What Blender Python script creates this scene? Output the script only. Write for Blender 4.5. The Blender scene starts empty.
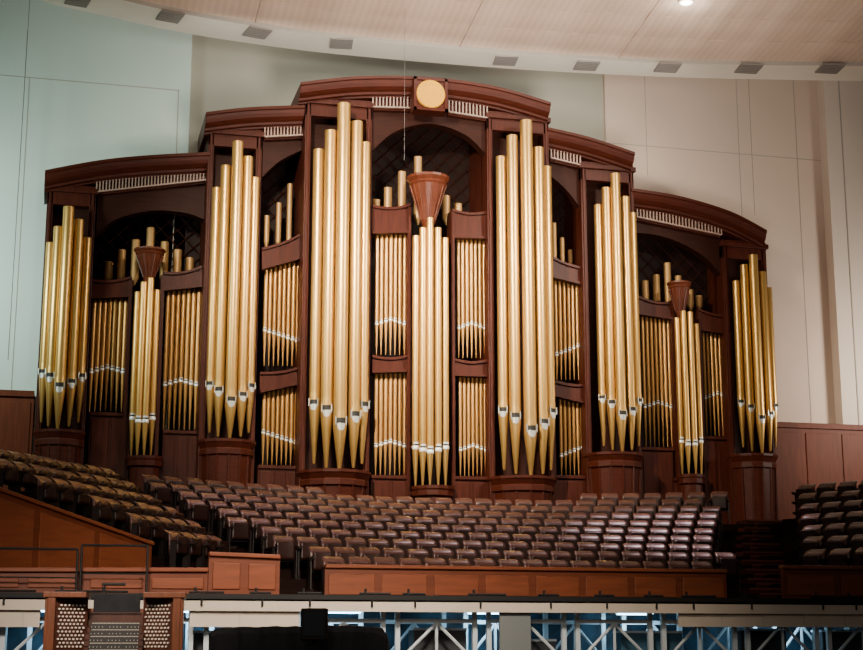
import bpy, math, random
from mathutils import Vector
random.seed(3)
S=bpy.context.scene
COL=S.collection
F=1500.0; PITCH=math.radians(12); YAW=math.radians(14)
CAM=Vector((-9.68,-38.81,0.9))
RIGHT=Vector((math.cos(YAW),-math.sin(YAW),0))
FWDH=Vector((math.sin(YAW),math.cos(YAW),0))
FWD=FWDH*math.cos(PITCH)+Vector((0,0,math.sin(PITCH)))
UP=-FWDH*math.sin(PITCH)+Vector((0,0,math.cos(PITCH)))
def ray(px,py): return FWD*F+RIGHT*(px-431.5)+UP*(325-py)
def U(px,py,y):
    d=ray(px,py); t=(y-CAM.y)/d.y; p=CAM+d*t; return (p.x,p.z)
def H(px,py,z):
    d=ray(px,py); t=(z-CAM.z)/d.z; p=CAM+d*t; return (p.x,p.y)
def L(px,py,a,b):
    n=Vector((b[1]-a[1],-(b[0]-a[0]),0)); d=ray(px,py)
    t=(Vector((a[0],a[1],0))-CAM).dot(n)/d.dot(n); return CAM+d*t
cd=bpy.data.cameras.new("camera"); cam=bpy.data.objects.new("camera",cd); COL.objects.link(cam)
cam.location=CAM; cam.rotation_euler=(math.radians(90)+PITCH,0,-YAW)
cd.sensor_width=36; cd.lens=F/863*36; cd.clip_end=300; S.camera=cam

# ---------- materials
def mat(name,col,rough=.5,metal=0,noise=0,scale=(1,1,1),nscale=8,bump=0,emit=None,es=0,col2=None,sheen=0,spec=.5):
    m=bpy.data.materials.new(name); m.use_nodes=True; nt=m.node_tree; b=nt.nodes['Principled BSDF']
    b.inputs['Roughness'].default_value=rough; b.inputs['Metallic'].default_value=metal
    b.inputs['Base Color'].default_value=(*col,1); b.inputs['Specular IOR Level'].default_value=spec
    if sheen: b.inputs['Sheen Weight'].default_value=sheen
    if noise or col2:
        tc=nt.nodes.new('ShaderNodeTexCoord'); mp=nt.nodes.new('ShaderNodeMapping'); mp.inputs['Scale'].default_value=scale
        nz=nt.nodes.new('ShaderNodeTexNoise'); nz.inputs['Scale'].default_value=nscale; nz.inputs['Detail'].default_value=5
        cr=nt.nodes.new('ShaderNodeValToRGB')
        c2=col2 or tuple(c*(1-noise) for c in col)
        cr.color_ramp.elements[0].position=.3; cr.color_ramp.elements[1].position=.7
        cr.color_ramp.elements[0].color=(*c2,1); cr.color_ramp.elements[1].color=(*col,1)
        nt.links.new(tc.outputs['Object'],mp.inputs[0]); nt.links.new(mp.outputs[0],nz.inputs['Vector'])
        nt.links.new(nz.outputs['Fac'],cr.inputs[0]); nt.links.new(cr.outputs[0],b.inputs['Base Color'])
        if bump:
            bp=nt.nodes.new('ShaderNodeBump'); bp.inputs['Strength'].default_value=bump
            nt.links.new(nz.outputs['Fac'],bp.inputs['Height']); nt.links.new(bp.outputs[0],b.inputs['Normal'])
    if emit: b.inputs['Emission Color'].default_value=(*emit,1); b.inputs['Emission Strength'].default_value=es
    return m
def scrim(name,c1,c2):
    m=bpy.data.materials.new(name); m.use_nodes=True; nt=m.node_tree; b=nt.nodes['Principled BSDF']
    b.inputs['Roughness'].default_value=.85; b.inputs['Specular IOR Level'].default_value=.2
    tc=nt.nodes.new('ShaderNodeTexCoord')
    w1=nt.nodes.new('ShaderNodeTexWave'); w1.bands_direction='X'; w1.inputs['Scale'].default_value=1.6; w1.inputs['Distortion'].default_value=.8; w1.inputs['Detail'].default_value=2; w1.inputs['Detail Scale'].default_value=.2
    w2=nt.nodes.new('ShaderNodeTexWave'); w2.bands_direction='X'; w2.inputs['Scale'].default_value=.17; w2.inputs['Distortion'].default_value=1.5; w2.inputs['Detail Scale'].default_value=.2
    mx=nt.nodes.new('ShaderNodeMath'); mx.operation='ADD'; ml=nt.nodes.new('ShaderNodeMath'); ml.operation='MULTIPLY'; ml.inputs[1].default_value=.5
    for w_ in (w1,w2): nt.links.new(tc.outputs['Object'],w_.inputs['Vector'])
    nt.links.new(w1.outputs['Fac'],mx.inputs[0]); nt.links.new(w2.outputs['Fac'],mx.inputs[1]); nt.links.new(mx.outputs[0],ml.inputs[0])
    cr=nt.nodes.new('ShaderNodeValToRGB'); cr.color_ramp.elements[0].color=(*c2,1); cr.color_ramp.elements[1].color=(*c1,1)
    nt.links.new(ml.outputs[0],cr.inputs[0]); nt.links.new(cr.outputs[0],b.inputs['Base Color'])
    return m
M_wood=mat("case_mahogany",(.066,.0135,.0065),.45,noise=.45,scale=(6,6,.5),nscale=3,spec=.18)
M_wood2=mat("cornice_mahogany",(.070,.014,.0065),.45,noise=.4,scale=(.5,6,6),nscale=3,spec=.18)
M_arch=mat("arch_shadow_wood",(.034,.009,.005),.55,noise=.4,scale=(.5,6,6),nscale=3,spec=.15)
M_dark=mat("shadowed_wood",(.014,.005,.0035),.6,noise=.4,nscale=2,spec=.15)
M_par=mat("parapet_cherry",(.20,.052,.020),.45,noise=.3,scale=(.6,5,5),nscale=3,spec=.25)
M_parf=mat("parapet_frame",(.14,.034,.013),.45,noise=.3,scale=(.6,5,5),nscale=3,spec=.25)
M_gold=mat("brass_pipe",(.66,.395,.115),.36,metal=.78)
M_gold2=mat("bronze_pipe",(.54,.29,.09),.40,metal=.7)
M_rear=mat("tan_pipe",(.42,.24,.085),.5,metal=.5)
M_silver=mat("silver_lip",(.60,.60,.55),.35,metal=.5)
M_silver2=mat("bright_silver_lip",(.85,.86,.83),.35,metal=.3)
M_black=mat("black_slot",(.008,.007,.006),.6)
M_disc=mat("gold_disc",(.72,.34,.015),.55,noise=.2,nscale=20,spec=.15)
M_bal=mat("pale_baluster",(.33,.22,.17),.5)
M_wl=mat("wall_plaster_green",(.63,.76,.68),.8,noise=.08,nscale=.35)
M_wc=mat("wall_plaster_taupe",(.46,.44,.36),.8,noise=.10,nscale=.35)
M_wr=mat("wall_plaster_rose",(.71,.56,.455),.8,noise=.10,nscale=.35)
M_pil=mat("pilaster_cream",(.80,.68,.57),.8,noise=.06,nscale=.35)
M_groove=mat("joint_grey",(.40,.36,.31),.8)
M_ceil=mat("ceiling_cream",(.78,.72,.62),.8,noise=.06,nscale=1)
M_cloth=scrim("ceiling_scrim",(.76,.58,.46),(.64,.475,.37))
M_rib=mat("scrim_seam",(.56,.42,.32),.8)
M_vent=mat("vent_grey",(.27,.24,.21),.7)
M_carpet=mat("carpet_dark",(.014,.006,.0045),.95,noise=.3,nscale=30,spec=.1)
M_stair=mat("stair_carpet",(.07,.020,.012),.95,noise=.3,nscale=30,spec=.1)
M_seatb=mat("seat_fabric",(.095,.036,.030),.36,noise=.35,nscale=25,spec=.5)
M_seatp=mat("seat_shell",(.026,.0095,.007),.35,spec=.35)
M_seatm=mat("seat_metal",(.014,.009,.008),.5)
M_trim=mat("stage_trim",(.50,.42,.34),.5,noise=.1,nscale=3)
M_steel=mat("white_steel",(.50,.55,.58),.45,noise=.15,nscale=5)
M_deckblack=mat("stage_black",(.012,.011,.011),.6,spec=.2)
M_bluewall=mat("understage_wall",(.03,.08,.13),.7,noise=.9,nscale=2.5)
M_floor=mat("hall_floor",(.06,.04,.03),.6,noise=.3,nscale=3)
M_ivory=mat("ivory",(.42,.37,.30),.4)
M_knob=mat("knob_ivory",(.66,.60,.50),.4)
M_consw=mat("console_walnut",(.15,.045,.018),.4,noise=.4,scale=(5,5,.6),nscale=4,spec=.3)
M_consd=mat("console_dark",(.06,.018,.009),.5,noise=.4,nscale=4,spec=.3)
M_cable=mat("cable_grey",(.16,.15,.14),.6)
M_blackcloth=mat("black_cover",(.014,.014,.016),.8,noise=.4,nscale=6,bump=.4,spec=.2)
M_lampw=mat("lamp_lens",(1,1,1),.3,emit=(1,.95,.85),es=12)
M_lampb=mat("work_lamp_lens",(.8,.9,1),.3,emit=(.5,.8,1),es=8)

# ---------- mesh builder
class MB:
    def __init__(s): s.v=[];s.f=[];s.m=[];s.sm=[]
    def add(s,vs,fs,mi=0,sm=False):
        o=len(s.v); s.v+= [tuple(p) for p in vs]
        for f in fs: s.f.append([o+i for i in f]); s.m.append(mi); s.sm.append(sm)
    def box(s,x0,x1,y0,y1,z0,z1,mi=0):
        if x0>x1:x0,x1=x1,x0
        if y0>y1:y0,y1=y1,y0
        if z0>z1:z0,z1=z1,z0
        s.add([(x0,y0,z0),(x1,y0,z0),(x1,y1,z0),(x0,y1,z0),(x0,y0,z1),(x1,y0,z1),(x1,y1,z1),(x0,y1,z1)],
          [(0,3,2,1),(4,5,6,7),(0,1,5,4),(1,2,6,5),(2,3,7,6),(3,0,4,7)],mi)
    def prism(s,pts,y0,y1,mi=0):
        n=len(pts); vs=[(x,y0,z) for x,z in pts]+[(x,y1,z) for x,z in pts]
        fs=[tuple(range(n)),tuple(range(2*n-1,n-1,-1))]+[(i,n+i,n+(i+1)%n,(i+1)%n) for i in range(n)]
        s.add(vs,fs,mi)
    def zprism(s,pts,z0,z1,mi=0):
        n=len(pts); vs=[(x,y,z0) for x,y in pts]+[(x,y,z1) for x,y in pts]
        fs=[tuple(range(n-1,-1,-1)),tuple(range(n,2*n))]+[(i,(i+1)%n,n+(i+1)%n,n+i) for i in range(n)]
        s.add(vs,fs,mi)
    def lathe(s,prof,seg=20,cx=0,cy=0,mi=0,sm=True,a0=0,a1=None,capb=True,capt=True):
        full=a1 is None; a1=a1 if not full else a0+2*math.pi
        n=seg if full else seg+1
        vs=[];fs=[]
        for r,z in prof:
            for i in range(n):
                a=a0+(a1-a0)*i/seg; vs.append((cx+r*math.cos(a),cy+r*math.sin(a),z))
        for j in range(len(prof)-1):
            for i in range(seg):
                k=(i+1)%n if full else i+1
                fs.append((j*n+i,j*n+k,(j+1)*n+k,(j+1)*n+i))
        s.add(vs,fs,mi,sm)
        if full and capb: s.add([vs[i] for i in range(n)],[tuple(range(n-1,-1,-1))],mi)
        if full and capt:
            b=(len(prof)-1)*n; s.add([vs[b+i] for i in range(n)],[tuple(range(n))],mi)
    def sweep(s,path,prof,mi=0):
        n=len(prof); vs=[];fs=[]
        for x,z in path:
            for y,d in prof: vs.append((x,y,z+d))
        for j in range(len(path)-1):
            for i in range(n):
                k=(i+1)%n; fs.append((j*n+i,j*n+k,(j+1)*n+k,(j+1)*n+i))
        fs.append(tuple(range(n-1,-1,-1))); b=(len(path)-1)*n; fs.append(tuple(b+i for i in range(n)))
        s.add(vs,fs,mi)
    def tube(s,a,b,r,seg=6,mi=0):
        a=Vector(a);b=Vector(b);d=(b-a).normalized(); q=d.to_track_quat('Z','Y')
        vs=[];
        for p in (a,b):
            for i in range(seg):
                an=2*math.pi*i/seg; vs.append(tuple(p+q@Vector((r*math.cos(an),r*math.sin(an),0))))
        fs=[(i,(i+1)%seg,seg+(i+1)%seg,seg+i) for i in range(seg)]+[tuple(range(seg-1,-1,-1)),tuple(range(seg,2*seg))]
        s.add(vs,fs,mi,False)
    def mesh(s,name,mats,fix=True):
        me=bpy.data.meshes.new(name); me.from_pydata(s.v,[],s.f)
        for m in mats: me.materials.append(m)
        for i,p in enumerate(me.polygons): p.material_index=s.m[i]; p.use_smooth=s.sm[i]
        if fix:
            import bmesh
            bm=bmesh.new(); bm.from_mesh(me); bmesh.ops.recalc_face_normals(bm,faces=bm.faces); bm.to_mesh(me); bm.free()
        return me
def obj(name,mb,mats,parent=None,loc=None,origin=None,fix=True,label=None,cat=None,kind=None,group=None,bevel=0):
    if origin is not None:
        o=Vector(origin); mb.v=[tuple(Vector(p)-o) for p in mb.v]; loc=o
    me=mb.mesh(name,mats,fix) if isinstance(mb,MB) else mb
    ob=bpy.data.objects.new(name,me); COL.objects.link(ob)
    loc=Vector(loc) if loc is not None else Vector((0,0,0))
    if parent:
        ob.parent=parent; ob.location=loc-wl(parent)
    else: ob.location=loc
    if bevel:
        md=ob.modifiers.new("bevel",'BEVEL'); md.width=bevel; md.segments=2; md.limit_method='ANGLE'
    tag(ob,label,cat,kind,group); return ob
def wl(o):
    v=Vector((0,0,0))
    while o: v+=o.location; o=o.parent
    return v
def tag(ob,label=None,cat=None,kind=None,group=None):
    if label: ob["label"]=label
    if cat: ob["category"]=cat
    if kind: ob["kind"]=kind
    if group: ob["group"]=group
def empty(name,loc,label,cat,group=None,rot=0):
    e=bpy.data.objects.new(name,None); e.empty_display_size=.3; COL.objects.link(e); e.location=loc; e.rotation_euler[2]=rot
    tag(e,label,cat,None,group); return e

# ================= ORGAN
PZ=3.87
org=empty("pipe_organ",(0,0.4,PZ),"huge mahogany pipe organ case with brass facade pipes and arched crowns","organ")
YW,YB,YC=0.0,-0.4,-0.8
WALLY=1.3
def pth(pts,y): return [U(a,b,y) for a,b in pts]
def smooth_path(pts,n=8):
    out=[]
    P=[pts[0]]+pts+[pts[-1]]
    for i in range(1,len(P)-2):
        for k in range(n):
            t=k/n
            q=[]
            for c in (0,1):
                p0,p1,p2,p3=P[i-1][c],P[i][c],P[i+1][c],P[i+2][c]
                q.append(.5*((2*p1)+(-p0+p2)*t+(2*p0-5*p1+4*p2-p3)*t*t+(-p0+3*p1-3*p2+p3)*t**3))
            out.append(tuple(q))
    out.append(pts[-1]); return out
def cornice(pts,yb):
    f=yb-.55
    path=pth(smooth_path(pts),f)
    prof=[(1.25,0),(f,0),(f,-.08),(f+.04,-.10),(f+.07,-.18),(f+.12,-.26),(f+.2,-.32),(f+.28,-.36),(f+.30,-.42),(f+.40,-.44),(f+.42,-.48),(1.25,-.48)]
    m=MB(); m.sweep(path,prof)
    o=obj("crown_cornice",m,[M_wood2],org,origin=(path[0][0],f,path[0][1]),label="arched dark mahogany crown moulding")
    return path
C1=cornice([(45,170),(100,160),(150,155),(210,152)],YW)
C2=cornice([(206,112),(250,107),(305,105)],YB)
C3=cornice([(301,82),(360,76),(430,77),(495,86),(551,102)],YC)
C4=cornice([(548,127),(590,137),(635,152)],YB)
C5=cornice([(632,188),(680,196),(730,211),(767,230)],YW)
def zat(path,x):
    for a,b in zip(path,path[1:]):
        if a[0]<=x<=b[0]: t=(x-a[0])/(b[0]-a[0]); return a[1]+t*(b[1]-a[1])
    return path[0][1] if x<path[0][0] else path[-1][1]
TW=[(47,96,200,YW,C1),(208,262,150,YB,C2),(305,372,140,YC,C3),(487,549,150,YC,C3),(581,634,190,YB,C4),(722,766,250,YW,C5)]
TX=[]
for (xa,xb,yy,yb,cp) in TW:
    f=yb-.08
    a=U(xa,yy,f)[0]; b=U(xb,yy,f)[0]; TX.append((a,b))
    zt=min(zat(cp,a),zat(cp,b))-.43
    m=MB()
    for x0,x1 in ((a,a+.16),(b-.16,b)):
        m.box(x0,x1,f,1.25,PZ,zt+.1)
        xm=(x0+x1)/2
        m.box(xm-.035,xm+.035,f-.035,f,PZ,zt)
    m.box(a,b,f,f+.2,zt-.35,zt+.2); m.box(a-.05,b+.05,f-.08,f+.1,zt-.02,zt+.12)
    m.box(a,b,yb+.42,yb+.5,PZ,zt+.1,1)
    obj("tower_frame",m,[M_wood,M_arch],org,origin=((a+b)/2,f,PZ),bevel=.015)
SEC=[(TX[0][0],TX[1][0],C1),(TX[1][0],TX[2][0],C2),(TX[2][0],TX[3][1],C3),(TX[3][1],TX[4][1],C4),(TX[4][1],TX[5][1],C5)]
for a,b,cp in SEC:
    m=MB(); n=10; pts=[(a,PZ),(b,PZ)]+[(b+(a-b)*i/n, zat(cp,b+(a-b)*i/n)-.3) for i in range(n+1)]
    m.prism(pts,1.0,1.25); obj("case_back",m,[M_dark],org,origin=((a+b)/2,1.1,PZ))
def pipe_mesh(r,h,hm,seg=24):
    m=MB()
    m.lathe([(r*.16,0),(r*.26,.03),(r*.95,hm-r*1.1),(r,hm-r*.6),(r,h-.02),(r*.99,h),(r*.84,h),(r*.84,h-.25)],seg,capt=True)
    return m
def mouth_mesh(r,simple=False):
    m=MB(); seg=8
    def shell(rr,a,prof,mi):
        m.lathe([(rr*k*r,z*r) for k,z in prof],seg,mi=mi,a0=-math.pi/2-a,a1=-math.pi/2+a)
    if simple:
        shell(1.05,1.2,[(1,-1.0),(1.03,-.8),(1.03,-.1),(.97,0)],0)
        shell(1.02,.80,[(1,0),(1,.45)],1)
        shell(1.03,.80,[(1,.45),(1.01,.5),(1,1.0)],0)
    else:
        vs=[];fs=[];n=10
        for i in range(n+1):
            a=-.66+1.32*i/n; bot=-1.0*math.sqrt(max(0,1-(a/.66)**2))-.08
            for z in (bot,0):
                vs.append((1.06*r*math.sin(a),-1.06*r*math.cos(a),z*r))
        for i in range(n): fs.append((2*i,2*i+2,2*i+3,2*i+1))
        m.add(vs,fs,0,True)
        shell(1.03,.66,[(1,0),(1,.8)],1)
        vs=[];fs=[]
        for i in range(n+1):
            a=-.75+1.5*i/n; top=.8+1.25*math.sqrt(max(0,1-(a/.75)**2))+.1
            for z in (.78,top):
                vs.append((1.045*r*math.sin(a),-1.045*r*math.cos(a),z*r))
        for i in range(n): fs.append((2*i,2*i+2,2*i+3,2*i+1))
        m.add(vs,fs,2,True)
        for s in (-1,1):
            x=s*r*.78
            m.box(x-.06*r,x+.06*r,-1.0*r,-.5*r,-.3*r,1.0*r,0)
    return m
def pipe(name,px,top,toe,mouth,w,y,mat_,simple=False,rot=0):
    xx,z1=U(px,top,y); _,z0=U(px,toe,y)
    if mouth: zm=U(px,mouth,y)[1]
    else: zm=z0+.3
    r=w/2*((y-CAM.y)/.97)/1500*1.0
    h=z1-z0
    m=pipe_mesh(r,h,zm-z0,24 if not simple else 14)
    p=obj(name,m,[mat_],org,loc=(xx,y,z0)); 
    p.rotation_euler[2]=rot
    if mouth:
        q=obj("pipe_mouth",mouth_mesh(r,simple),[M_silver2 if simple else M_silver,M_black,mat_],None,loc=(0,0,0)); q.parent=p; q.location=(0,0,zm-z0)
    return p
TP=[([(51,243),(59,227),(69,207),(79,220),(87,238)],430,[374,378,388,384,378],10.0,YW),
    ([(217,188),(226,166),(238,142),(248,157),(255,178)],440,[386,392,402,397,388],10.4,YB),
    ([(319,150),(331,131),(344,104),(357,122),(365,143)],471,[405,411,424,417,407],12.6,YC),
    ([(501,157),(512,136),(526,121),(538,148),(546,167)],477,[412,418,431,424,413],12.2,YC),
    ([(598,205),(606,188),(615,174),(625,197),(632,213)],453,[399,404,415,411,402],9.8,YB),
    ([(736,281),(744,265),(753,255),(762,272),(768,288)],454,[403,408,419,415,407],8.9,YW)]
for i,(tops,toe,ms,w,yb) in enumerate(TP):
    for k,(px,ty) in enumerate(tops):
        off=[-.22,-.42,-.58,-.42,-.22][k]
        pipe("tower_pipe",px,ty,toe-[7,3,0,3,7][k],ms[k],w*[.92,1,1.08,1,.92][k],yb+off,M_gold,rot=math.radians([-25,-12,0,12,25][k]))
    a,b=TX[i]; c=(a+b)/2; R=(b-a)/2*1.06
    zt=U(tops[2][0],toe,yb-.4)[1]
    m=MB(); hgt=zt-PZ
    pr=[(R*.86,0),(R*.86,.12),(R*.80,.16),(R*.86,hgt-.42),(R*.93,hgt-.38),(R*.93,hgt-.26),(R*.90,hgt-.22),(R*.97,hgt-.1),(R*1.0,hgt-.07),(R*1.0,hgt)]
    m.lathe(pr,14,sm=False,a0=math.pi/14)
    for k in range(14):
        an=2*math.pi*k/14+math.pi/14
        if math.sin(an)<.2:
            m.tube((R*.81*math.cos(an),R*.81*math.sin(an),.15),(R*.87*math.cos(an),R*.87*math.sin(an),hgt-.4),.03)
    obj("tower_pedestal",m,[M_wood2],org,loc=(c,yb+.02,PZ))
FL=[(92,129,299,297,412,371,YW,7),(166,202,291,287,430,384,YW,7),
    (264,301,268,258,366,335,YB,8),(262,299,392,384,465,437,YB,8),
    (375,407,233,233,355,323,YC,7),(374,407,372,371,475,445,YC,7),
    (456,486,237,238,358,327,YC,7),(458,487,375,376,476,449,YC,7),
    (553,583,276,284,380,349,YB,7),(558,588,396,405,475,450,YB,7),
    (640,670,313,319,447,406,YW,7),(701,729,329,334,436,397,YW,7)]
for (xa,xb,ta,tb,toe,mo,yb,n) in FL:
    y=yb+.35
    for k in range(n):
        t=(k+.5)/n; px=xa+(xb-xa)*t; ty=ta+(tb-ta)*t
        arch_=(abs(t-.5)*2)
        pipe("flat_pipe",px,ty,toe,mo-4+5*arch_ if yb!=YB else mo-6+12*((t) if xa<400 else 1-t),(xb-xa)/n*.86,y,M_gold2,True)
TU=[([(138,292),(144,282),(151,278),(157,290)],457,417,6.6,YW),
    ([(416,236),(423,228),(430,218),(438,228),(445,238)],487,446,7.4,YC),
    ([(677,318),(683,311),(690,312),(696,324)],475,440,6.2,YW)]
for tops,toe,mo,w,yb in TU:
    n=len(tops)
    for k,(px,ty) in enumerate(tops):
        t=(k-(n-1)/2)/((n-1)/2)
        pipe("turret_pipe",px,ty,toe,mo+4*(1-abs(t)),w,yb-.05-.2*math.sqrt(max(0,1-t*t*.9)),M_gold,True)
RP=[(YW,286,8,[(109,262),(122,250),(136,240),(151,228),(165,242),(178,250),(190,258)]),
    (YB,250,5.5,[(267,216),(279,203),(290,184)]),
    (YC,225,8.5,[(376,200),(388,188),(402,172),(418,157),(446,196),(458,204)]),
    (YB,272,5,[(554,223),(562,238),(570,250)]),
    (YW,312,7.5,[(645,281),(656,275),(667,263),(678,276),(690,290),(699,296)])]
for yb,bt,w,L_ in RP:
    for px,ty in L_: pipe("rear_pipe",px,ty,bt,None,w,yb+.62,M_rear,True)
TRS=[(90,132,279,276,299,297,YW),(163,204,272,265,291,287,YW),
     (262,304,248,232,270,258,YB),(260,302,372,366,393,384,YB),
     (372,410,205,204,234,233,YC),(372,410,355,354,373,372,YC),
     (452,488,209,211,238,239,YC),(453,489,358,359,376,377,YC),
     (549,586,255,268,277,286,YB),(553,590,380,384,396,405,YB),
     (636,673,295,302,314,320,YW),(697,731,308,314,330,335,YW)]
for x0,x1,t0,t1,b0,b1,yb in TRS:
    y=yb+.12
    m=MB(); n=8
    dip=3 if yb!=YB else 2
    A=[U(x0+(x1-x0)*i/n, t0+(t1-t0)*i/n+dip*math.sin(math.pi*i/n),y) for i in range(n+1)]
    B=[U(x0+(x1-x0)*i/n, b0+(b1-b0)*i/n,y) for i in range(n+1)]
    m.prism(B+A[::-1],y,y+.5)
    for P_,dz in ((A,.0),(B,.07)):
        m.sweep([(p[0],p[1]+dz) for p in P_],[(y-.06,0),(y-.06,-.07),(y,-.07),(y,0)])
    obj("transom_beam",m,[M_wood],org,origin=(A[4][0],y,B[4][1]))
for px,tp,bt,yb in [(131,280,470,YW),(163,275,470,YW),(409.5,207,500,YC),(453,212,500,YC),(673,300,490,YW),(699,312,490,YW),(303,240,480,YB),(551,262,490,YB)]:
    y=yb+.08; x,z1=U(px,tp,y); m=MB(); m.box(x-.05,x+.05,y,y+.5,PZ,z1); m.box(x-.025,x+.025,y-.03,y,PZ,z1)
    obj("mullion",m,[M_wood],org,origin=(x,y,PZ))
for x0,x1,t,yb in [(90,131,412,YW),(163,204,430,YW),(258,302,465,YB),(371,410,475,YC),(452,490,476,YC),(552,592,475,YB),(641,673,447,YW),(699,733,436,YW),(131,163,462,YW),(410,453,492,YC),(673,699,478,YW)]:
    y=yb+.14; a,z=U(x0,t,y); b,_=U(x1,t,y)
    m=MB(); m.box(a,b,y,y+.4,PZ,z); m.box(a,b,y-.06,y,z-.09,z)
    n=max(2,round((b-a)/.42))
    for k in range(n):
        p=a+(b-a)*k/n+.05; q=a+(b-a)*(k+1)/n-.05
        m.box(p,q,y-.03,y,PZ+.1,z-.16)
    obj("base_panel",m,[M_wood],org,origin=((a+b)/2,y,PZ),bevel=.012)
M_corb=mat("corbel_wood",(.13,.032,.014),.4,noise=.3,nscale=4,spec=.3)
for px,yy,w,yb,fx,ft,fb,fw in [(145,457,36,YW,150,250,281,32),(433,487,44,YC,428,178,224,45),(691,475,30,YW,679,283,315,27)]:
    y=yb-.02; x,z=U(px,yy,y); R=w/2/38.5
    m=MB(); hgt=z-PZ
    m.lathe([(R*.8,0),(R*.8,hgt-.3),(R*.95,hgt-.25),(R*.95,hgt-.12),(R,hgt-.08),(R,hgt)],12,sm=False)
    obj("turret_pedestal",m,[M_wood2],org,loc=(x,y,PZ))
    y=yb-.1; x,zt=U(fx,ft,y); zb=U(fx,fb,y)[1]; R=fw/2/38.5; h=zt-zb
    m=MB()
    pr=[(R*.18,-.1),(R*.3,0),(R*.36,.06),(R*.32,.1),(R*.5,h*.4),(R*.82,h*.8),(R*.9,h*.84),(R*.86,h*.88),(R,h*.95),(R,h)]
    m.lathe(pr,16,sm=False)
    for k in range(16):
        an=2*math.pi*k/16
        m.tube((R*.34*math.cos(an),R*.34*math.sin(an),.1),(R*.84*math.cos(an),R*.84*math.sin(an),h*.8),.018)
    obj("funnel_corbel",m,[M_corb],org,loc=(x,y,zb),label="flared fluted reddish wood corbel")
for x0,x1,t0,t1,b0,b1,yb in [(97,207,179,168,192,180,YW),(265,304,121,120,137,135,YB),(373,411,90,90,107,108,YC),(449,487,94,100,112,118,YC),(551,580,145,152,158,165,YB),(637,721,205,222,217,235,YW)]:
    y=yb-.12; n=max(8,int((x1-x0)/3.2)); m=MB()
    def q(t,top): 
        return U(x0+(x1-x0)*t,(t0+(t1-t0)*t) if top else (b0+(b1-b0)*t),y)
    for top in (True,False):
        A=[q(i/6,top) for i in range(7)]
        m.sweep([(p[0],p[1]+.02) for p in A],[(y-.04,0),(y-.04,-.035),(y+.04,-.035),(y+.04,0)])
    for k in range(n+1):
        t=k/n; a=q(t,True); b=q(t,False); m.box(a[0]-.016,a[0]+.016,y-.02,y+.02,b[1],a[1])
    obj("baluster_frieze",m,[M_bal],org,origin=(q(.5,False)[0],y,q(.5,False)[1]),label="pale open balustrade strip under the crown")
    A=[q(0,False),q(1,False),q(1,True),q(0,True)]
    m=MB(); m.prism([(A[0][0],A[0][1]-.06),(A[1][0],A[1][1]-.06),(A[2][0],A[2][1]+.35),(A[3][0],A[3][1]+.35)],y+.08,y+.3)
    obj("frieze_board",m,[M_wood],org,origin=(A[0][0],y+.1,A[0][1]))
def arch(pixtop,arc,yb):
    y=yb+.1; top=[U(a,b,y) for a,b in pixtop]; ar=[U(a,b,y) for a,b in smooth_path(arc,6)]
    m=MB(); n=len(ar)
    def tz(x):
        a,b=top; t=(x-a[0])/(b[0]-a[0]); return a[1]+t*(b[1]-a[1])
    for (p,q_) in zip(ar,ar[1:]):
        m.prism([p,q_,(q_[0],tz(q_[0])),(p[0],tz(p[0]))],y,y+.3)
    m.sweep(ar,[(y-.03,0.01),(y-.03,-.03),(y+.3,-.03),(y+.3,.01)])
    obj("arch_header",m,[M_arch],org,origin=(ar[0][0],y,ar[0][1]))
arch([(96,188),(207,176)],[(96,234),(115,219),(150,210),(185,212),(207,220)],YW)
arch([(262,132),(305,130)],[(262,176),(280,160),(305,148)],YB)
arch([(372,102),(488,110)],[(372,150),(395,131),(430,123),(465,134),(488,156)],YC)
arch([(549,153),(581,161)],[(549,174),(565,188),(581,208)],YB)
arch([(634,210),(722,230)],[(634,232),(655,234),(680,242),(705,257),(722,276)],YW)
for x0,x1,y0,y1,yb in [(98,205,205,290,YW),(373,487,120,235,YC),(636,720,230,320,YW),(263,303,150,250,YB),(550,583,170,270,YB)]:
    y=.93; a,zt=U(x0,y0,y); b,zb=U(x1,y1,y); m=MB(); s=.45; W=b-a; Hh=zt-zb
    k=-Hh
    while k<W:
        t0=max(0,-k); t1=min(Hh,W-k)
        if t1>t0+.05:
            m.tube((a+k+t0,y,zb+t0),(a+k+t1,y,zb+t1),.016,4); m.tube((b-k-t0,y,zb+t0),(b-k-t1,y,zb+t1),.016,4)
        k+=s
    obj("lattice_screen",m,[M_arch],org,origin=((a+b)/2,y,zb))
y=YC-.62; x,z=U(430.5,94.5,y)
m=MB(); s=.47
m.box(x-s,x+s,y,y+.4,z-s,z+s); 
for k in (-1,1):
    m.box(x-s,x+s,y-.05,y,z+k*(s-.04)-.04,z+k*(s-.04)+.04); m.box(x+k*(s-.04)-.04,x+k*(s-.04)+.04,y-.05,y,z-s,z+s)
obj("disc_panel",m,[M_wood2],org,origin=(x,y,z-s))
m=MB(); m.lathe([(.40,0),(.40,.05),(.37,.08),(.35,.06),(.1,.07)],32)
d=obj("gold_disc",m,[M_disc],org,loc=(x,y-.0,z),label="round matte gold medallion"); d.rotation_euler[0]=math.pi/2

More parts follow.
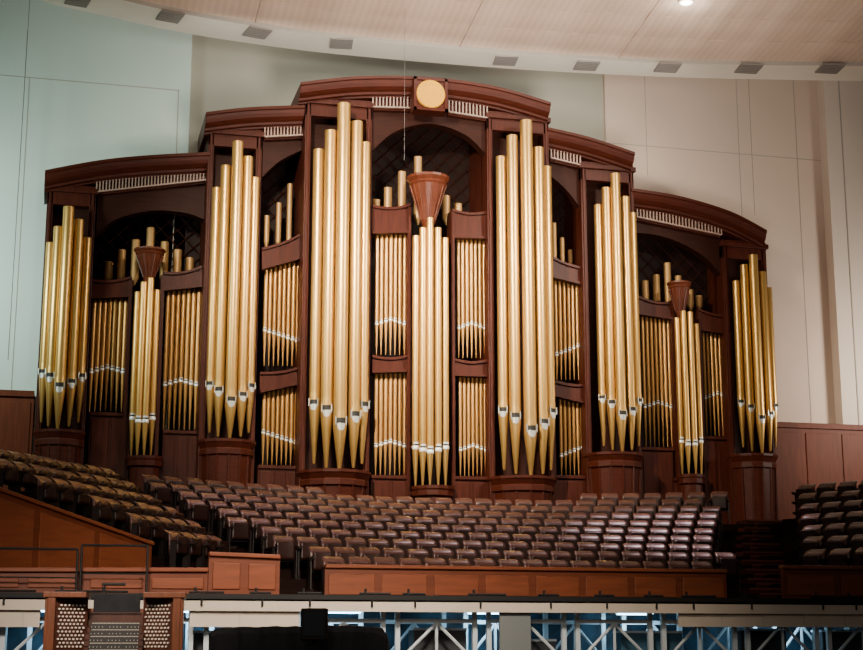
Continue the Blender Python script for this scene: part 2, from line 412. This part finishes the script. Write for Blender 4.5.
# ================= HALL SHELL
def struct(name,m,mats,**k): return obj(name,m,mats,kind="structure",**k)
CZ=19.5
xl=U(190,100,WALLY-.3)[0]; xr=U(605,100,WALLY-.15)[0]
m=MB(); m.box(-24,26,WALLY,WALLY+.5,0,CZ); struct("wall_back",m,[M_wc],label="grey-taupe plaster wall behind the organ")
m=MB(); m.box(-24,xl,WALLY-.3,WALLY-.01,0,CZ)
zg=U(100,84,WALLY-.3)[1]
m.box(-24,xl-.3,WALLY-.31,WALLY-.28,zg,zg+.02,1); m.box(xl-.33,xl-.31,WALLY-.31,WALLY-.28,5,zg+.03,1)
m.box(U(22,200,1)[0],U(22,200,1)[0]+.02,WALLY-.31,WALLY-.28,7,zg,1)
struct("trim_1",m,[M_wl,M_groove],label="pale green plaster wall panel with fine joints")
xp=U(819,90,WALLY-.3)[0]
m=MB(); m.box(xr,26,WALLY-.15,WALLY-.01,0,CZ)
x7=U(690,150,WALLY-.15)[0]; z7=U(690,150,WALLY-.15)[1]
m.box(xr,xp,WALLY-.16,WALLY-.14,z7,z7+.018,1); m.box(U(800,200,1.1)[0],U(800,200,1.1)[0]+.018,WALLY-.16,WALLY-.14,6,CZ,1)
m.box(x7+1.6,x7+1.618,WALLY-.16,WALLY-.14,6,CZ,1)
struct("trim_2",m,[M_wr,M_groove],label="rose beige plaster wall panel")
m=MB(); m.box(xp,26,WALLY-.6,WALLY-.16,0,CZ); m.box(xp+.5,xp+.53,WALLY-.62,WALLY-.6,7,CZ,1); struct("trim_3",m,[M_pil,M_groove],label="pale cream plaster pilaster")
yw=WALLY-.75
zl=U(15,392,yw)[1]
m=MB()
def wains(a,b,z1):
    m.box(a,b,yw,WALLY-.05,0,z1); m.box(a,b,yw-.07,yw,z1-.12,z1+.04)
    n=int((b-a)/1.1)
    for k in range(n):
        p=a+(b-a)*k/n+.08;q=a+(b-a)*(k+1)/n-.08
        m.box(p,q,yw-.03,yw,PZ+.2,z1-.25)
wains(-22,TX[0][0]-.05,zl); wains(TX[5][1]+.05,24,U(820,425,yw)[1])
struct("trim_4",m,[mat("wainscot",(.15,.034,.013),.5,noise=.3,scale=(5,5,.5),nscale=3,spec=.2)],label="reddish wood panelled wainscot",bevel=.01)
m=MB(); m.box(-24,26,-60,WALLY,-.2,0); struct("floor",m,[M_floor],label="dark hall floor")
m=MB(); m.box(-20,20,-14,WALLY-.8,1.5,1.68); struct("floor_deck",m,[M_deckblack],label="black choir deck")
m=MB(); m.box(-16,16,-1.45,WALLY-.8,1.68,PZ); struct("floor_platform",m,[M_carpet],label="carpeted organ platform")
# ceiling
EZ=16.9
edge=smooth_path([(-330,-230),(-160,-110),(-60,-48),(35,-2),(110,17),(190,34),(300,50),(400,60),(500,68),(600,74),(700,78),(863,81),(1050,82)],5)
inner=smooth_path([(-330,-270),(-160,-140),(-60,-72),(35,-24),(110,-3),(190,15),(300,33),(400,44),(500,53),(600,60),(700,64),(863,66),(1050,67)],5)
m=MB(); E=[H(a,b,EZ) for a,b in edge]; I=[H(a,b,EZ) for a,b in inner]
n=len(E)
vs=[(x,y,EZ) for x,y in E]+[(x,y,EZ) for x,y in I]+[(x,y,EZ+.12) for x,y in I]+[(x,y+.0,EZ+.5) for x,y in E]
m.add(vs,[(i,i+1,n+i+1,n+i) for i in range(n-1)],0)
m.add(vs,[(n+i,n+i+1,2*n+i+1,2*n+i) for i in range(n-1)],2)
m.add(vs,[(i,i+1,3*n+i+1,3*n+i) for i in range(n-1)],0)
NS=48; SUB=6
cols=[]
for i in range(n-1):
    for k in range(SUB): 
        t=k/SUB; cols.append((I[i][0]*(1-t)+I[i+1][0]*t, I[i][1]*(1-t)+I[i+1][1]*t, i+t))
nc=len(cols); sv=[]
for j in range(NS+1):
    q_=j/NS; yo=-9*q_; zo=.12+.58*min(1,q_*9/4)+max(0,(q_*9-4)/5)*1.5
    sag=abs(math.sin(math.pi*q_*9/1.1))*.03
    for (x,y,tt) in cols:
        rad=abs(math.sin(math.pi*tt/1.0))*.03
        sv.append((x,y+yo,EZ+zo-(sag+rad)*min(1,q_*10)))
m.add(sv,[(j*nc+i,j*nc+i+1,(j+1)*nc+i+1,(j+1)*nc+i) for j in range(NS) for i in range(nc-1)],1,True)
for c in (13,18,28,38,46):
    x,y=I[c]; m.tube((x,y,EZ+.09),(x,y-4,EZ+.67),.022,6,3)
for yo in (-1.1,-2.2,-3.3):
    zo=.12+.58*(-yo/4)-.02
    for i in range(n-1):
        m.tube((I[i][0],I[i][1]+yo,EZ+zo),(I[i+1][0],I[i+1][1]+yo,EZ+zo),.013,4,3)
struct("ceiling",m,[M_ceil,M_cloth,M_groove,M_rib],label="curved cream ceiling canopy with fabric scrim")
m=MB(); m.box(-24,26,-9,WALLY+.5,CZ,CZ+.2); struct("ceiling_upper",m,[M_wc],label="upper ceiling slab")
for px,py in [(78,4),(170,20),(257,36),(341,47),(505,64),(586,69),(667,71),(748,72),(829,72)]:
    a=Vector((*H(px-11,py+1.5-(2 if px<300 else .5),EZ-.03),0)); b=Vector((*H(px+11,py+1.5+(2 if px<300 else .5),EZ-.03),0)); c=Vector((*H(px-11,py-7-(2 if px<300 else .5),EZ-.03),0))
    ct=(b+c)/2; d=(b-a); ang=math.atan2(d.y,d.x); w=d.length/2; hh=.33
    mm=MB(); mm.box(-w,w,-hh,hh,-.02,.03)
    for k in range(6): mm.box(-w,w,-hh+k*.12,-hh+k*.12+.03,-.03,-.02,1)
    o=obj("air_vent",mm,[M_vent,M_cable],loc=(ct.x,ct.y-.05,EZ-.03),label="dark slotted rectangular air vent in canopy",cat="vent",group="canopy air vents"); o.rotation_euler[2]=ang
x,y=H(686,-1,EZ+.56)
mm=MB(); mm.lathe([(.20,0),(.20,.1),(.16,.12)],16); mm.lathe([(.15,-.01),(.14,-.02)],16,mi=1)
obj("ceiling_lamp",mm,[M_ceil,M_lampw],loc=(x,y,EZ+.46),label="glowing round downlight in ceiling scrim",cat="lamp")
pl=bpy.data.lights.new("ceiling_lamp_glow",'POINT'); pl.energy=45; pl.color=(1,.93,.8); pl.shadow_soft_size=.12
po=bpy.data.objects.new("ceiling_lamp_glow",pl); COL.objects.link(po); po.location=(x,y-.1,EZ+.0)
for a,b,yy,rd in [((30,-5),(8,360),-.5,.008),((405,-5),(407,160),-3.0,.004),((748,70),(756,215),.2,.006),((642,-5),(648,175),-.6,.006),((24,90),(14,360),.2,.006)]:
    p=U(a[0],a[1],yy); x0,z0=p; z1=U(b[0],b[1],yy)[1]
    mm=MB(); mm.tube((0,0,z1-z1),(0,0,max(z0,EZ)-z1),rd,5)
    obj("hanging_cable",mm,[M_cable],loc=(x0,yy,z1),label="thin grey hanging wire",cat="cable",group="ceiling wires")

# ================= TERRACES AND SEATS
NR=10; ST=8/(NR-1)
def sg(r): return .7+(2.6-.7)*r/(NR-1)
def cy(r,x): return -10.3+1.06*ST*r - sg(r)*(x/8)**2
RISE=.27*ST; Z0=1.66
def hl(r): return -(4.75+.41*ST*r)
def hr(r): return 3.9+.39*ST*r
m=MB()
for r in range(NR):
    z=Z0+RISE*r; n=24; x0=hl(r)-.9; x1=hr(r)+1.3
    P=[(x0+(x1-x0)*i/n) for i in range(n+1)]
    pts=[(x,cy(r,x)-.45) for x in P]+[(x,(cy(r+1,x)-.4) if r<NR-1 else -1.4) for x in P[::-1]]
    m.zprism(pts,1.5,z)
struct("floor_terrace",m,[M_carpet],label="dark carpeted choir risers")
WL=lambda j:(Vector((-8.43,-4.6,0))+Vector((.43,-.58,0))*j, Vector((-.586,-.81,0)), Vector((.81,-.586,0)), 3.87-.33*j)
def WR(j): return (Vector((8.0,-5.3,0))+Vector((-.50,-.97,0))*j, Vector((.586,-.81,0)), Vector((-.81,-.586,0)), 3.87-.33*j)
for W,nj in ((WL,6),(WR,7)):
    m=MB()
    for j in range(nj):
        s,d,nn,z=W(j)
        pit=(W(1)[0]-W(0)[0]).dot(nn)
        a=s-d*.35+nn*.35; b=s+d*(5.8-.5*j if W is WL else (4 if j<5 else 1.8))+nn*.35
        bk=pit*1.02 if j else 1.2
        c=b-nn*bk; e=a-nn*bk
        m.zprism([(p.x,p.y) for p in (a,b,c,e)],1.68,z)
    struct("floor_tier",m,[M_carpet],label="dark carpeted side seating risers")
def curved_slab(w,h,rad,th,curve,tilt,z0,y0,mi=0,pad=.02,roll=0,rh=.14,pw=2):
    m=MB(); nx,nz=8,10; F_,B_=[],[]
    for jz in range(nz+1):
        z=h*(jz/nz)**.8
        ww=w
        if z>h-rad: ww=w-rad+math.sqrt(max(0,rad*rad-(z-(h-rad))**2))
        for ix in range(nx+1):
            s=-1+2*ix/nx; x=s*ww; c=curve*(x/w)**2
            bulge=pad*(1-s*s)*(1-(2*z/h-1)**2)
            k=max(0,(z-(h-rh))/rh)
            y=y0-c+z*math.tan(tilt)+roll*k**pw
            F_.append((x,y-bulge,z0+z)); B_.append((x,max(y+.02,y0-c+z*math.tan(tilt)+th),z0+z))
    N=len(F_); fs=[]
    for jz in range(nz):
        for ix in range(nx):
            a=jz*(nx+1)+ix; fs.append((a,a+1,a+nx+2,a+nx+1)); fs.append((N+a,N+a+nx+1,N+a+nx+2,N+a+1))
    for jz in range(nz):
        a=jz*(nx+1); b=a+nx+1; fs.append((a,b,N+b,N+a)); a+=nx;b+=nx; fs.append((a,N+a,N+b,b))
    for ix in range(nx):
        a=ix; fs.append((a,N+a,N+a+1,a+1)); a=nz*(nx+1)+ix; fs.append((a,a+1,N+a+1,N+a))
    m.add(F_+B_,fs,mi,True); return m
me_back=curved_slab(.215,.50,.05,.05,.03,.06,.38,.09,pad=.01,roll=.16,rh=.11,pw=1.3).mesh("backrest",[M_seatb])
me_pan=curved_slab(.195,.345,.035,.05,.015,.05,.40,-.05,pad=.008).mesh("seat",[M_seatp])
mm=MB()
for s in (-1,1):
    mm.box(s*.232-.013,s*.232+.013,-.05,.08,0,.6); mm.box(s*.232-.014,s*.232+.014,-.2,.08,.6,.62)
    mm.box(s*.232-.014,s*.232+.014,-.14,.14,0,.03)
mm.box(-.22,.22,.04,.07,.36,.41)
me_fr=mm.mesh("seat_frame",[M_seatm])
def armmesh(s):
    mm=MB(); mm.box(s*.230-.015,s*.230+.015,-.24,.08,.62,.655); return mm.mesh("armrest",[M_seatp])
me_al=armmesh(-1); me_ar=armmesh(1)
rs=random.Random(21)
def mkseat(loc,rot,label,group):
    e=empty("theater_seat",loc,label,"seat",group,rot); e.empty_display_size=.1
    for nm,me in (("backrest",me_back),("seat",me_pan),("seat_frame",me_fr),("armrest",me_al),("armrest",me_ar)):
        c=bpy.data.objects.new(nm,me); COL.objects.link(c); c.parent=e
        if nm=="backrest": c.rotation_euler=(rs.uniform(-.035,.035),0,rs.uniform(-.03,.03))
        if nm=="seat": c.rotation_euler=(rs.uniform(0,.06),0,0)
    return e
cnt=0
for r in range(NR):
    x0=hl(r);x1=hr(r); sp=.505; n=int((x1-x0)/sp-.5); off=(.5 if r%2 else 0)*sp
    for k in range(n):
        x=x0+sp*(k+.5)+off
        if r==NR-1 and abs(x)<3.4: continue
        y=cy(r,x)
        mkseat((x,y,Z0+RISE*r),math.atan(-2*sg(r)*x/64),"folded brown upholstered choir seat under bright light","central choir seats"); cnt+=1
for W,nj,nn_ in ((WL,6,lambda j:10-j if j<3 else 9-j),(WR,7,lambda j:5 if j<5 else (4 if j==5 else 3))):
    for j in range(nj):
        s,d,nn,z=W(j)
        for k in range(nn_(j)):
            p=s+d*(.54*k+.1)
            mkseat((p.x,p.y,z),math.radians(54 if W is WL else -54),"folded dark brown choir seat in dim side block","side choir seats"); cnt+=1
print("SEATS",cnt)

# ================= PARAPETS
def parapet(a,b,za,zb_,z0,npan,label,th=.12):
    a=Vector((a[0],a[1],0)); b=Vector((b[0],b[1],0)); d=(b-a); Ln=d.length; ang=math.atan2(d.y,d.x)
    e=empty("parapet",(a.x,a.y,z0),label,"parapet",rot=ang)
    H0=za-z0;H1=zb_-z0
    def hz(x): return H0+(H1-H0)*x/Ln
    m=MB(); m.prism([(0,0),(Ln,0),(Ln,H1),(0,H0)],0,th)
    o=obj("parapet_body",m,[M_parf]); o.parent=e
    m=MB(); m.prism([(0,H0),(Ln,H1),(Ln,H1+.07),(0,H0+.07)],-.07,th+.07)
    o=obj("cap_rail",m,[M_par],bevel=.015); o.parent=e
    for k in range(npan):
        m=MB()
        p=Ln*k/npan+.07;q=Ln*(k+1)/npan-.07
        m.prism([(p,.1),(q,.1),(q,hz(q)-.1),(p,hz(p)-.1)],-.03,0)
        o=obj("raised_panel",m,[M_par],bevel=.012); o.parent=e
yp=-11.3
a=U(325,568,yp); b=U(726,573,yp)
parapet((a[0],yp),(b[0],yp),a[1],b[1]+.0,1.68,8,"long low cherry wood panelled parapet before the choir seats")
yp2=-12.9
a=U(783,569,yp2); parapet((a[0],yp2),(a[0]+5.5,yp2),a[1],a[1],1.68,5,"low cherry wood parapet beside the stair aisle")
A=(-11.6,-13.5);B=(-5.9,-8.1)
pa=L(-28,482,A,B); p1=L(152,546,A,B)
parapet((pa.x,pa.y),(p1.x,p1.y),pa.z,p1.z,1.68,3,"sloping cherry wood stair wall beside the side seats")
yp3=-13.62
a=U(-40,572,yp3); b=U(208,572,yp3); parapet((a[0],yp3),(b[0],yp3),a[1],b[1]-.0,1.68,4,"low wood panelled wall behind the handrails")
a=U(209,556,yp3); b=U(280,559,yp3); parapet((a[0],yp3),(b[0],yp3),a[1],b[1],1.68,2,"short cherry wood panelled parapet block")
for xs,ty in (((-20,78),548),((82,148),545)):
    y=-13.85; x0,z1=U(xs[0],ty,y); x1,_=U(xs[1],ty,y)
    m=MB()
    m.tube((x0,y,z1),(x1,y,z1),.022); m.tube((x0,y,z1-.45),(x1,y,z1-.45),.013)
    for t in (0,1): m.tube((x0+(x1-x0)*t,y,1.68),(x0+(x1-x0)*t,y,z1),.02)
    obj("handrail",m,[M_deckblack],origin=(x0,y,1.68),label="thin black metal handrail",cat="railing",group="black handrails")
m=MB()
for r in range(NR):
    x0=hr(r)+.15; z=Z0+RISE*r
    for h in (0,1):
        yy=cy(r,x0)-.5+h*.45
        m.box(x0,x0+1.1,yy,yy+.6,1.68,z+RISE/2*h+.01)
        m.box(x0,x0+1.1,yy-.012,yy+.02,z+RISE/2*h-.02,z+RISE/2*h+.02,1)
struct("floor_stairs",m,[M_stair,mat("stair_nosing",(.12,.04,.025),.5)],label="dark red-brown carpeted aisle stairs")

# ================= STAGE FRONT
YE=-14.0
m=MB(); m.box(-20,20,YE-.10,YE,1.61,1.69,0); m.box(-20,20,YE-.06,YE+.02,1.42,1.58,1)
struct("trim_5",m,[M_deckblack,M_trim],label="black stage edge over a pale trim strip")
m=MB(); m.box(-20,20,-11.9,-11.8,0,1.5); struct("wall_understage",m,[M_bluewall],label="dim blue lit wall under the stage")
random.seed(5)
for k in range(22):
    x=-12+1.0*k+random.random()*.5; m=MB()
    m.tube((0,0,0),(.3+random.random()*.4,0,.0),.022); m.tube((.1,0,-.02),(.1,0,.08),.022); m.tube((.2,-.06,-.03),(.2,-.06,-.22),.018)
    obj("stage_connector",m,[M_deckblack],loc=(x,YE-.02,1.715),label="small black cable connector on stage edge",cat="cable connector",group="stage edge connectors")
for x0,x1,mt,lab in [(679,870,M_trim,"pale fascia panel under the stage edge"),(500,531,mat("fascia_grey",(.12,.13,.13),.6),"dark grey fascia panel under the stage edge"),(190,300,M_trim,"pale fascia panel under the stage edge"),(-30,40,M_trim,"pale fascia panel under the stage edge")]:
    a=U(x0,615,YE)[0]; b=U(x1,615,YE)[0]; z1=1.50; z0=U((x0+x1)/2,627 if x0!=500 else 652,YE)[1]
    m=MB(); m.box(a,b,YE+.02,YE+.08,z0,z1)
    k=a+.8
    while k<b-.2: m.box(k-.01,k+.01,YE+.012,YE+.02,z0,z1,1); k+=.8
    obj("fascia_panel",m,[mt,M_groove],origin=((a+b)/2,YE+.05,z0),label=lab,cat="panel")
def part(name,e,fn,mt):
    m=MB(); fn(m); o=obj(name,m,[mt]); o.parent=e
def truss(x,w,y):
    e=empty("support_frame",(x,y,0),"white steel braced support frame under the stage","frame","understage support frames")
    for s in (0,w): part("post",e,lambda m:m.box(s-.04,s+.04,-.04,.04,0,1.5),M_steel)
    for z in (.15,1.28): part("crossbar",e,lambda m:m.box(0,w,-.035,.035,z-.035,z+.035),M_steel)
    for p,q in (((0,.6),(w/2,1.25)),((w,.6),(w/2,1.25)),((0,.6),(w/2,.15)),((w,.6),(w/2,.15)),((w/2,.15),(w/2,1.25))):
        part("brace",e,lambda m:m.tube((p[0],-.03,p[1]),(q[0],-.03,q[1]),.028),M_steel)
x=-12.0
while x<9:
    truss(x,1.35,YE+.35); x+=1.6
for k in range(14):
    truss(-11.5+k*1.5,1.1,-12.5)
rr=random.Random(9)
M_case=mat("case_black",(.02,.022,.025),.5); M_caseb=mat("case_blue",(.03,.09,.14),.5)
for k in range(11):
    x=-11.3+2.0*k+rr.uniform(-.3,.3); w=rr.uniform(.35,.6); h=rr.uniform(.95,1.25)
    e=empty("equipment_case",(x,-13.15,0),"tall dark wheeled equipment case under the stage","equipment case","understage equipment cases")
    mt=M_case if k%3 else M_caseb
    part("case_body",e,lambda m:m.box(-w,w,-.2,.2,.10,h),mt)
    for z in (.12,.6,h-.02): part("edging",e,lambda m:m.box(-w-.01,w+.01,-.215,.215,z-.02,z+.02),M_steel)
    for sx in (-1,1): part("caster",e,lambda m:m.tube((sx*(w-.08)-.02,0,.05),(sx*(w-.08)+.02,0,.05),.05,10),M_deckblack)
for k,x in enumerate((-9.5,-7.2,-4.8,-2.2,.6,3.4,6.4)):
    m=MB(); m.box(-.35,.35,-.05,.05,-.03,.04); m.box(-.33,.33,-.04,.04,-.045,-.03,1)
    obj("work_light",m,[M_steel,M_lampb],loc=(x,-12.8,1.46),label="small bluish tube work light under the stage",cat="lamp",group="understage work lights")
    ld=bpy.data.lights.new("blue",'AREA'); ld.energy=38; ld.size=.8; ld.color=(.42,.76,1); lo=bpy.data.objects.new("blue_light",ld); COL.objects.link(lo); lo.location=(x,-12.95,1.38); lo.rotation_euler=(math.radians(35),0,0)

# ================= ORGAN CONSOLE
def cw(px,Z):
    X=(px-431.5)/1510*Z; p=CAM+RIGHT*X+FWDH*Z; return p
c=cw(119,22.0)
cons=empty("organ_console",(c.x,c.y,0),"walnut organ console with stepped keyboards and ivory stop knobs","organ console",rot=-YAW*.4)
cons.scale=(.93,.95,.99)
def cpart(name,m,mats,loc=(0,0,0),rz=0,rx=0,label=None,bevel=0,par=None):
    o=obj(name,m,mats,label=label,bevel=bevel); o.parent=par or cons; o.location=loc; o.rotation_euler=(rx,0,rz); return o
m=MB()
m.box(-.95,.95,.30,.62,0,1.42)
for s in (-1,1):
    m.box(s*1.04,s*.90,-.30,.62,0,1.56)
    m.box(s*1.0,s*.88,-.32,-.2,0,1.56)
    m.box(s*1.07,s*.43,-.34,.66,1.56,1.64)
    m.box(s*.92,s*.46,-.2,.5,.0,.80)
m.box(-.46,.46,-.22,.5,.66,.74)
cpart("console_body",m,[M_consw],bevel=.01)
for s in (-1,1):
    m=MB(); m.box(-.25,.25,-.03,.03,.80,1.56); m.box(-.26,.26,-.04,.0,1.51,1.56); m.box(-.26,.26,-.04,.0,.78,.83)
    for q_ in (-1,1): m.box(q_*.26,q_*.235,-.045,.0,.8,1.56)
    j=cpart("stop_jamb",m,[M_consd],(s*.67,-.08,0),rz=s*math.radians(-28))
    m=MB()
    for cx in range(7):
        for r in range(12):
            x=-.205+.062*cx+(.031 if r%2 else 0); z=.87+.053*r
            m.tube((x,-.06,z),(x,-.03,z),.0135,8)
    k=cpart("stop_knobs",m,[M_knob],(0,0,0),par=j,label="rows of ivory stop knobs"); k["kind"]="stuff"
m=MB(); m.box(-.44,.44,.2,.3,.74,1.36); cpart("keydesk",m,[M_consd])
for t in range(5):
    m=MB(); y0=-.22+.085*t; z=.80+.095*t
    m.box(-.36,.36,y0+.02,y0+.14,z+.018,z+.03,0); m.box(-.44,-.37,y0-.01,y0+.14,z-.02,z+.06,2);m.box(.37,.44,y0-.01,y0+.14,z-.02,z+.06,2)
    m.box(-.40,.40,y0+.01,y0+.14,z-.065,z+.016,1)
    for k in range(36):
        x=-.36+.72*k/36; m.box(x-.003,x+.003,y0+.015,y0+.14,z+.005,z+.031,1)
        if k%7 not in (0,3): m.box(x-.007,x+.007,y0+.05,y0+.14,z+.03,z+.042,1)
    for k in range(14):
        if k%5!=4: m.tube((-.36+.055*k,y0,z-.03),(-.36+.055*k,y0+.012,z-.03),.007,6,0)
    cpart("keyboard",m,[M_ivory,M_black,M_consd])
m=MB(); m.box(-.36,.36,.28,.31,1.34,1.62); m.box(-.39,.39,.20,.31,1.32,1.35)
cpart("music_desk",m,[M_blackcloth])
m=MB(); m.tube((-.2,.35,1.55),(-.2,.35,1.77),.012); m.tube((-.25,.30,1.77),(.12,.30,1.77),.022,8); cpart("desk_lamp",m,[M_deckblack])
be=empty("organ_bench",(c.x,c.y,0),"plain walnut organist bench at the console","bench",rot=-YAW*.4)
part("bench_top",be,lambda m:m.box(-.6,.6,-.95,-.6,.60,.66),M_consw)
for s in (-1,1): part("leg",be,lambda m:m.box(s*.55-.03,s*.55+.03,-.92,-.63,0,.6),M_consw)
part("stretcher",be,lambda m:m.box(-.52,.52,-.80,-.76,.2,.3),M_consw)
# ================= black covered equipment
p=cw(304,21.0)
m=MB(); n=26; W=2.35; 
top=[1.06,1.10,1.11,1.10,1.12,1.12,1.11,1.12,1.12,1.13,1.12,1.12,1.13,1.12,1.13,1.13,1.12,1.14,1.13,1.13,1.14,1.13,1.13,1.12,1.12,1.10,1.02]
rows=[]
for j,(yy,zf) in enumerate([(-.62,0),(-.61,.6),(-.60,.93),(-.56,1),(0,1.01),(.45,1),(.6,.9),(.62,0)]):
    rows.append([(-W/2+W*i/n+(.02*math.sin(i*1.7+j)),yy+.03*math.sin(i*1.3),top[i]*zf) for i in range(n+1)])
vs=[q for r_ in rows for q in r_]; fs=[(j*(n+1)+i,j*(n+1)+i+1,(j+1)*(n+1)+i+1,(j+1)*(n+1)+i) for j in range(7) for i in range(n)]
fs+= [tuple(j*(n+1) for j in range(8)),tuple(j*(n+1)+n for j in range(7,-1,-1))]
m.add(vs,fs,0,False)
o=obj("covered_piano",m,[M_blackcloth],loc=(p.x,p.y,0),label="grand piano sized shape under black cloth cover",cat="covered piano"); o.rotation_euler[2]=-YAW
p=cw(316,19.8)
e=empty("video_monitor",(p.x,p.y,0),"black boxy video monitor on a pole stand","monitor",rot=-YAW)
m=MB(); m.box(-.17,.17,-.12,.12,.94,1.35); o=obj("monitor_housing",m,[M_deckblack],bevel=.02); o.parent=e
m=MB(); m.box(-.13,.13,-.135,-.12,1.0,1.30); o=obj("screen",m,[mat("dark_glass",(.02,.025,.03),.15)]); o.parent=e
m=MB(); m.tube((0,0,.1),(0,0,.95),.03,8); 
for k in range(3):
    an=k*2.094+.4; m.tube((0,0,.35),(.38*math.cos(an),.38*math.sin(an),0.0),.018)
o=obj("stand",m,[M_deckblack]); o.parent=e

# ================= LIGHTS
def area(name,loc,target,e,size,col,spread=180,sy=None):
    ld=bpy.data.lights.new(name,'AREA'); ld.energy=e; ld.size=size; ld.color=col; ld.spread=math.radians(spread)
    if sy: ld.shape='RECTANGLE'; ld.size_y=sy
    o=bpy.data.objects.new(name,ld); COL.objects.link(o); o.location=loc
    o.rotation_euler=(Vector(target)-Vector(loc)).to_track_quat('-Z','Y').to_euler(); return o
def spot(name,loc,target,e,ang,col,blend=.6,r=.3):
    ld=bpy.data.lights.new(name,'SPOT'); ld.energy=e; ld.spot_size=math.radians(ang); ld.spot_blend=blend; ld.color=col; ld.shadow_soft_size=r
    o=bpy.data.objects.new(name,ld); COL.objects.link(o); o.location=loc
    o.rotation_euler=(Vector(target)-Vector(loc)).to_track_quat('-Z','Y').to_euler(); return o
area("organ_key",(-9,-15,16.5),(0,0,8.8),950,1.4,(1,.87,.68),52)
area("organ_fill",(10,-15,16.5),(0,0,8.8),420,1.4,(1,.87,.72),52)
area("wall_wash_green",(-15.5,-5.5,11),(-12,1.3,10),400,1.5,(.82,1,.91),120)
area("wall_wash_rose",(16,-5,8),(12.5,1.2,8.5),300,1.5,(1,.88,.76),120)
area("wall_wash_top",(0,-2.5,16.3),(0,1.3,14.5),150,14,(1,.98,.88),150,.5)
spot("choir_spot",(-5,-5.6,16.5),(-5.3,-6.0,3),5200,26,(1,.76,.82),.8)
spot("choir_spot_center",(0,-6.6,16.5),(-.5,-7.3,3),4000,30,(1,.78,.82),.9)
spot("choir_spot_far",(5,-6.2,16.5),(4.3,-7.0,3),10500,28,(1,.76,.82),.8)
area("side_seat_light",(-11,-12,14),(-9.5,-7,3),45,1.5,(1,.82,.68),60)
area("canopy_fill",(0,-17,6),(1,-5,17),850,5,(1,.88,.77),75)  # unseen light added low in front to brighten the canopy from below
area("front_fill",(-10,-34,9),(-3,-13,2),60,4,(1,.86,.7),50)
area("parapet_key",(-5,-23,8),(-4,-13,1.8),300,1.5,(1,.86,.70),60)
area("console_fill",(-10.5,-23,5.5),(-8.9,-15.5,1.5),95,1,(1,.86,.72),50)  # added light out of view, brightens the console; not a fixture of it
w=bpy.data.worlds.new("world"); S.world=w; w.use_nodes=True
w.node_tree.nodes['Background'].inputs[0].default_value=(.95,.88,.82,1); w.node_tree.nodes['Background'].inputs[1].default_value=.06
